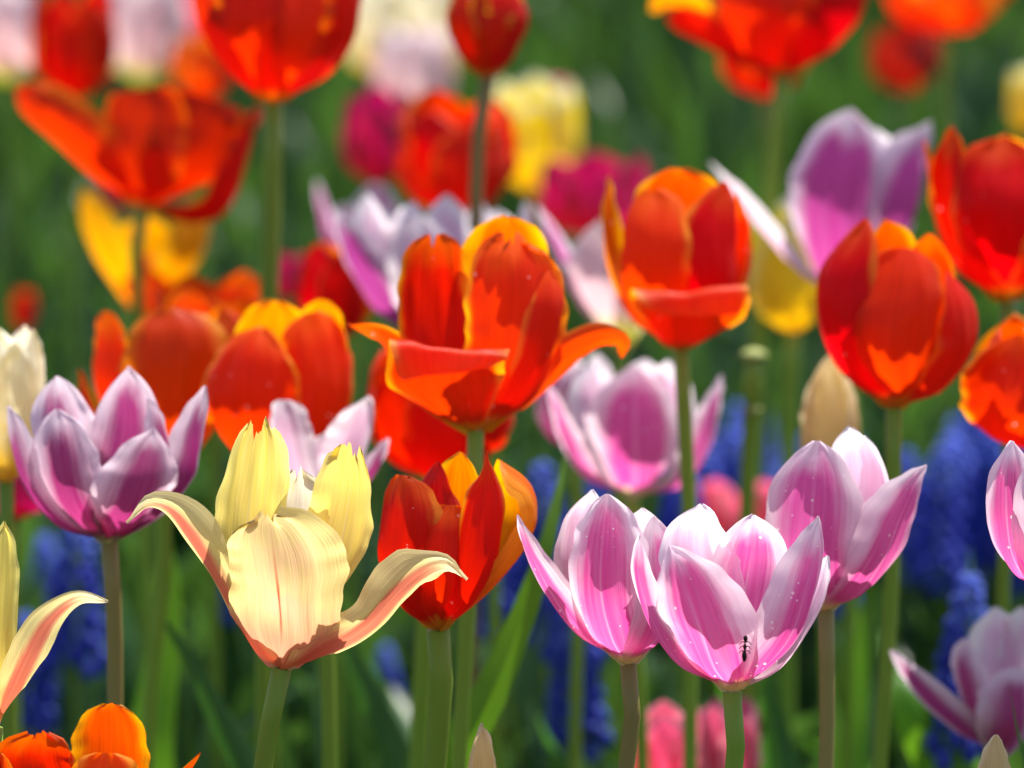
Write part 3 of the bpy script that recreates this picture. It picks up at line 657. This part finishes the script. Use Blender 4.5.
tulip('far yellow tulip right of the bud stem', (534, 192), 2.95,
      cup((534, 192), 2.95, 112, 92, 'lemon', .95, rot=0, seed=39), low=(534, 500), leaves=1, seed=39, lowres=True)
tulip('far magenta tulip between the yellow tulip and the folded orange tulip', (595, 240), 2.8,
      cup((595, 240), 2.8, 84, 108, 'magenta', .95, rot=0, seed=40), low=(595, 500), leaves=1, seed=40, lowres=True)
tulip('ivory and yellow tulip cut by the left edge', (6, 482), 1.72,
      cup((6, 482), 1.72, 160, 82, 'white', .75, rot=20, seed=41), low=(8, 700), leaves=2, seed=41)
tulip('dim magenta tulip low behind the ivory tulip at the left edge', (14, 520), 1.95,
      cup((14, 520), 1.95, 60, 70, 'magenta', .9, rot=20, seed=42), low=(14, 700), leaves=1, seed=42, lowres=True)

# 39, 40 lower left
tulip('yellow tulip with a petal curling right, cut by the left edge', (-6, 728), 1.50, [
    ('yellow', 20, 0, 20, 30, 'ovate', [(-6,727,0),(-4,660,-10),(0,590,-5),(5,524,0)], dict(ragged=.03)),
    ('yellow', -60, 0, 30, 36, 'ovate', [(-8,727,0),(-30,660,0),(-40,600,0),(-35,530,0)], {}),
    ('yflush', 90, -48, 24, 32, 'slim', [(-5,728,0),(14,692,-10),(32,655,-15),(52,620,-12),(78,600,-8),(108,602,-8)], dict(wave=.3)),
], low=(-8, 768), leaves=2, seed=43)
tulip('orange tulip with yellow rims rising from the bottom left corner', (96, 862), 1.46, [
    ('orange', -165, 0, 48, 60, 'round', [(94,861,0),(50,810,20),(36,765,25),(38,733,20)], dict(wave=.4, ragged=.03)),
    ('orangein', 170, 0, 42, 50, 'round', [(97,861,0),(114,800,30),(116,750,34),(113,704,26)], {}),
    ('orange', 80, -20, 16, 30, 'point', [(98,861,0),(145,830,0),(178,785,0),(201,753,0)], {}),
    ('orangein', 4, 0, 42, 48, 'round', [(96,862,0),(100,820,-38),(104,785,-45),(106,753,-36)], dict(wave=.3)),
    ('orangein', -70, 0, 34, 46, 'ovate', [(94,862,0),(40,830,-10),(10,795,-10),(0,752,0)], {}),
], low=(96, 1000), leaves=2, seed=44)
# 41
tulip('dusky mauve tulip with spread petals at the lower right corner', (1000, 756), 1.74, [
    ('lilacpale', 178, 0, 34, 40, 'ovate', [(1000,755,0),(998,705,30),(998,655,35),(997,607,25)], {}),
    ('lilacpale', 150, 0, 32, 40, 'ovate', [(1002,755,0),(1020,705,30),(1028,655,30),(1020,607,20)], {}),
    ('mauve', -88, 48, 22, 30, 'slim', [(998,755,0),(962,728,0),(930,700,-5),(906,670,-5),(891,650,-5)], {}),
    ('mauve', -50, 0, 26, 30, 'ovate', [(999,756,0),(978,722,-10),(966,688,-14),(962,660,-8),(966,638,0)], {}),
    ('mauve', 22, 0, 36, 36, 'ovate', [(1002,756,0),(1012,728,-30),(1016,698,-32),(1020,666,-20)], {}),
], low=(1002, 900), leaves=2, seed=45)
# 42..45 buds and low flowers
tulip('closed cream tulip bud standing between the plump orange and right pink tulips', (829, 478), 1.82,
      cup((829, 480), 1.82, 136, 60, 'cream', .12, rot=0, seed=46, n=3, Wk=.95, tip='slim'), low=(828, 768), leaves=1, seed=46)
tulip('pale yellow bud tip in front of the dusky mauve tulip', (996, 812), 1.50,
      cup((996, 812), 1.50, 84, 34, 'cream', .08, rot=0, seed=47, n=3, Wk=.95, tip='slim'), low=(996, 900), leaves=1, seed=47)
tulip('small greenish bud tip at the bottom edge, right of the thick green stems', (483, 812), 1.52,
      cup((483, 812), 1.52, 92, 28, 'cream', .08, rot=0, seed=48, n=3, Wk=.95, tip='slim'), low=(483, 900), leaves=1, seed=48)
tulip('low coral pink tulip at the bottom edge, left of the front pink stem', (664, 800), 1.92,
      cup((664, 800), 1.92, 100, 76, 'coral', 1.0, rot=0, seed=49), low=(664, 900), leaves=1, seed=49)
tulip('low coral pink tulip at the bottom edge, crossed by the front pink stem', (728, 806), 1.98,
      cup((728, 806), 1.98, 106, 66, 'coral', .95, rot=30, seed=50), low=(728, 900), leaves=1, seed=50)
tulip('blurred small coral tulip just above the frontmost pink bloom', (716, 548), 2.35,
      cup((716, 548), 2.35, 68, 50, 'coral', .5, rot=0, seed=51), low=(716, 700), leaves=1, seed=51, lowres=True)
tulip('blurred small coral tulip left of the right pink bloom', (764, 540), 2.3,
      cup((764, 540), 2.3, 62, 46, 'coral', .6, rot=0, seed=52), low=(764, 700), leaves=1, seed=52, lowres=True)
# far soft ones along the top
for k, (x, y, d, h, w_, m, lab) in enumerate([
        (8, 84, 2.9, 100, 76, 'blush', 'far blush pink tulip in the top left corner'),
        (146, 84, 3.1, 112, 86, 'blush', 'far blush pink tulip right of the top left red tulip'),
        (190, 50, 3.3, 86, 72, 'coral', 'far coral pink tulip at the top edge above the dull orange one'),
        (414, 118, 3.5, 90, 84, 'blush', 'far pinkish white tulip above the far magenta tulip'),
        (440, 74, 3.8, 104, 84, 'white', 'far white tulip left of the closed bud'),
        (378, 74, 4.0, 96, 76, 'white', 'far white tulip right of the big scarlet tulip'),
        (120, 210, 3.4, 50, 44, 'magenta', 'far dusky pink tulip under the wide open dark red tulip'),
        (548, 120, 4.0, 40, 46, 'coral', 'very far coral tulip behind the far yellow tulip'),
        (24, 330, 2.8, 40, 24, 'red', 'thin dark red bud far back above the ivory tulip'),
        (290, 300, 2.6, 46, 44, 'magenta', 'far magenta tulip behind the big scarlet stem'),
        ]):
    tulip(lab, (x, y), d, cup((x, y), d, h, w_, m, .85, rot=k * 17, seed=60 + k), low=(x, y + 300), leaves=1, seed=60 + k, lowres=True)

# ---------------------------------------------------------------- bare stalk with a pale collar
def bare_stalk():
    d = 1.96
    A, g, pts = stem_points(755, 356, d, 748, 640)
    root = bpy.data.objects.new('bare_stalk', None); COL.objects.link(root); root.location = g
    tag(root, 'bare flower stalk with pale collars, left of the cream bud', 'flower stalk')
    v, f = tube(pts, [.0034, .0040, .0044, .005], n=12, res=24); mesh_obj('stem', v, f, M['stem'], root, g)
    for (x, y, r) in ((754, 356, .0066), (752, 410, .0046)):
        c = P(x, y, d)
        v, f = ball(c, r, .55, n=14); mesh_obj('collar', v, f, M['podrim'], root, g)
    c = P(753, 384, d); v, f = ball(c, .0050, 2.6, n=14); mesh_obj('seed_pod', v, f, M['stem'], root, g)
bare_stalk()

# ---------------------------------------------------------------- insect on the pink tulip
def insect():
    d = 1.48 - 60 * 1.48 / FPX
    a = P(746, 632, d); b = P(744, 660, d)
    ax = norm(a - b)
    parts = []
    L = np.linalg.norm(a - b)
    for t, r, s in ((.14, .0009, 2.4), (.46, .0006, 2.4), (.76, .0008, 1.5)):
        parts.append(ball(b + (a - b) * t, r, s, n=8, m=6))
    body = merge(parts)
    o = mesh_obj('insect', body[0], body[1], M['ant'], None, b); o.location = b
    tag(o, 'tiny dark insect climbing between petals of the front pink tulip', 'insect')
    for k in range(6):
        s = -1 if k % 2 else 1
        c = b + (a - b) * (.3 + .16 * (k // 2))
        v, f = tube([c, c + np.array([s * .0011, -.0006, .0005]), c + np.array([s * .002, -.0002, -.0007])], [.00022, .00018, .00012], n=6, res=6)
        mesh_obj('leg', v, f, M['ant'], o, b)
insect()

# ---------------------------------------------------------------- grape hyacinths
def make_muscari(seed):
    rg = random.Random(seed)
    root = bpy.data.objects.new('grape_hyacinth', None); COL.objects.link(root)
    h = .17
    v, f = tube([(0, 0, 0), (.004, 0, h * .5), (0, 0, h), (0, .001, h + .05)], [.0022, .002, .0016, .001], n=7, res=8)
    mesh_obj('stem', v, f, M['stem'], root)
    lo, hi = [], []
    n = 62
    for k in range(n):
        t = k / n; a = k * 2.39996; z = h - .004 + .058 * t; r = .0105 * (1 - t) ** .55 + .001
        b = ball((0, 0, 0), .0036 * (1 - .45 * t), 1.25, n=6, m=5)
        c = np.array([math.cos(a) * r, math.sin(a) * r, z + rg.uniform(-.001, .001)])
        vv = np.array(b[0]) + c
        (lo if t < .72 else hi).append((vv, b[1]))
    a = merge(lo); sp = mesh_obj('flower_spike', a[0], a[1], M['muscari'], root)
    b = merge(hi); mesh_obj('spike_tip', b[0], b[1], M['muscaritop'], root)
    for k in range(2):
        an = rg.uniform(0, 6.28); rad = np.array([math.cos(an), math.sin(an), 0]); T = np.array([math.sin(an), -math.cos(an), 0])
        v, f, uv = blade([rad * .003, rad * .02 + np.array([0, 0, .09]), rad * .06 + np.array([0, 0, .13])], T, .004, .006, tip='leaf', nu=5, nv=9)
        mesh_obj('leaf', v, f, M['leaf'], root, None, uv)
    return root
protos = [make_muscari(3), make_muscari(9)]
used = [False, False]
def put_muscari(px, py_top, d, label, group, k):
    top = P(px, py_top, d)
    i = k % 2
    if not used[i]: r = protos[i]; used[i] = True
    else:
        r = protos[i].copy(); COL.objects.link(r)
        for ch in protos[i].children:
            c = ch.copy(); COL.objects.link(c); c.parent = r
    s = max(top[2], .10) / .228; s = min(max(s, .55), 1.7)
    r.location = (top[0], top[1], 0)
    r.scale = (min(s, 1.25),) * 2 + (s,); r.rotation_euler = (random.uniform(-.06, .06), random.uniform(-.06, .06), random.uniform(0, 6.28))
    tag(r, label, 'grape hyacinth', group)
put_muscari(942, 566, 1.98, 'single sharp-tipped blue grape hyacinth left of the right edge mauve tulip', None, 0)
G1 = 'blue grape hyacinths behind the tulips on the right'
G2 = 'blue grape hyacinths at the lower left'
G3 = 'blue grape hyacinths low behind the central tulips'
k = 1
rg = random.Random(5)
for i in range(62):
    d = rg.uniform(2.4, 3.0)
    put_muscari(rg.uniform(690, 1030), rg.uniform(392, 462) + (3 - d) * 40, d, 'out of focus blue grape hyacinth in the mass behind the right tulips', G1, k); k += 1
for i in range(5):
    put_muscari(rg.uniform(-5, 75), rg.uniform(500, 650), rg.uniform(2.1, 2.6), 'out of focus blue grape hyacinth under the mauve tulip at lower left', G2, k); k += 1
for (x, y) in ((228, 500), (398, 640), (560, 440), (575, 450), (548, 460), (600, 600), (560, 500), (520, 480), (700, 440)):
    put_muscari(x, y, rg.uniform(2.1, 2.6), 'out of focus blue grape hyacinth low between the central tulip stems', G3, k); k += 1

# ---------------------------------------------------------------- individual bright leaves near the front
def leaf_plant(label, pix, d, W, mat='leafbright', facing=0, roll=0):
    """a strong single leaf seen on its own: pixel path from its lowest visible point up to the tip"""
    pts = [P(x, y, d + dz) for x, y, dz in pix]
    b = pts[0]
    g = np.array([b[0] - (pts[1][0] - b[0]) * .5, b[1], 0.0])
    full = [g] + pts
    a = R_(facing)
    root_m = blade(full, np.array([math.cos(a), math.sin(a), 0]), W * d / FPX, W * d / FPX * 1.6, tip='leaf', nu=11, nv=30, roll=roll, wave=.1, crease=.12, seed=int(pix[0][0]))
    o = mesh_obj('tulip_leaf', root_m[0], root_m[1], M[mat], None, g, root_m[2]); o.location = g
    tag(o, label, 'leaf')
leaf_plant('broad bright green leaf leaning right between the orange and pink front tulips', [(455, 768, 0), (492, 690, 0), (525, 610, 0), (548, 540, 0), (566, 450, .02)], 1.74, 30)
leaf_plant('narrow fresh green leaf standing between the thick stems at the bottom centre', [(448, 760, 0), (447, 700, 0), (449, 640, 0), (452, 590, 0)], 1.63, 10)
leaf_plant('bright green leaf left of the pale yellow tulip stem', [(150, 768, 0), (160, 680, 0), (172, 600, 0), (165, 520, 0)], 2.0, 34)
leaf_plant('tall green leaf beside the blue grape hyacinth on the right', [(985, 768, 0), (975, 690, 0), (972, 620, 0), (970, 545, 0)], 2.05, 13)
leaf_plant('bright green leaf low at the right, left of the dusky mauve tulip', [(960, 800, 0), (930, 740, 0), (905, 690, 0), (880, 630, .05)], 2.0, 40)
leaf_plant('fresh green leaf behind the right pink tulip stem', [(850, 800, 0), (856, 730, 0), (862, 670, 0), (858, 600, 0)], 2.1, 24)
leaf_plant('dark green leaf tip crossing the dusky mauve tulip at the right edge', [(1030, 800, 0), (1022, 750, 0), (1014, 715, 0), (1010, 686, 0)], 1.60, 9, mat='leaf')
leaf_plant('dark green leaf right of the pale yellow tulip stem', [(395, 768, 0), (370, 700, 0), (345, 640, 0), (330, 570, 0)], 2.0, 26, mat='leaf')
leaf_plant('dark leaf slanting behind the front left stem', [(260, 800, 0), (225, 730, 0), (190, 660, 0), (150, 600, 0)], 1.9, 26, mat='leaf')
leaf_plant('grey green leaf behind the bottom edge between the pink stems', [(790, 800, 0), (780, 750, 0), (770, 700, 0), (768, 650, 0)], 2.1, 32, mat='leaf')

# ---------------------------------------------------------------- the mass of leaves filling the bed
def foliage_mass():
    rg = np.random.default_rng(11)
    nu, nv = 4, 8
    V, Fc = [], []
    N = 9500
    # denser close by where they are seen, thinning with distance
    ys = np.concatenate([rg.uniform(1.95, 4.0, 3600), rg.uniform(3.6, 11, 5900)])
    u = np.linspace(-1, 1, nu); v = np.linspace(0, 1, nv)
    wf = width_fn('leaf', v)
    for i in range(N):
        y = ys[i]; x = rg.uniform(-1, 1) * (.24 * y + .25)
        L = rg.uniform(.12, .27) if y < 4 else rg.uniform(.15, .36); out = rg.uniform(.01, .14); a = rg.uniform(0, 6.28)
        w_ = rg.uniform(.006, .017) if y < 4 else rg.uniform(.009, .022)
        if i < 330:                                   # broad leaves among the nearer stems
            y = 1.85 + (y - 1.95) * .55; L = rg.uniform(.16, .27); w_ = rg.uniform(.014, .026); out = rg.uniform(.02, .10)
        c, s = math.cos(a), math.sin(a)
        z = L * (v - .25 * out / .14 * v ** 3); r = out * v ** 2
        tw = rg.uniform(-1.2, 1.2) * v
        tx, ty = -s * np.cos(tw) + c * np.sin(tw), c * np.cos(tw) + s * np.sin(tw)
        cup_ = (u ** 2)[None, :] * (wf * w_ * .45)[:, None]
        X = x + (c * r)[:, None] + (tx * wf * w_)[:, None] * u[None, :] - c * cup_
        Y = y + (s * r)[:, None] + (ty * wf * w_)[:, None] * u[None, :] - s * cup_
        Z = np.repeat(z[:, None], nu, 1)
        V.append(np.stack([X, Y, Z], -1).reshape(-1, 3))
    V = np.concatenate(V)
    base = np.array(grid_faces(nu, nv))
    F = (base[None] + (np.arange(N) * nu * nv)[:, None, None]).reshape(-1, 4)
    me = bpy.data.meshes.new('leaf_mass')
    me.vertices.add(len(V)); me.vertices.foreach_set('co', V.ravel())
    me.loops.add(len(F) * 4); me.loops.foreach_set('vertex_index', F.ravel().astype(np.int32))
    me.polygons.add(len(F)); me.polygons.foreach_set('loop_start', np.arange(len(F), dtype=np.int32) * 4)
    me.polygons.foreach_set('use_smooth', np.ones(len(F), bool))
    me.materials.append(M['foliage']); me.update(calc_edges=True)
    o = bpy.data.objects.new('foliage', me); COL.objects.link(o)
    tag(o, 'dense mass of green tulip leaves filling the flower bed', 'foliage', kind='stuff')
foliage_mass()
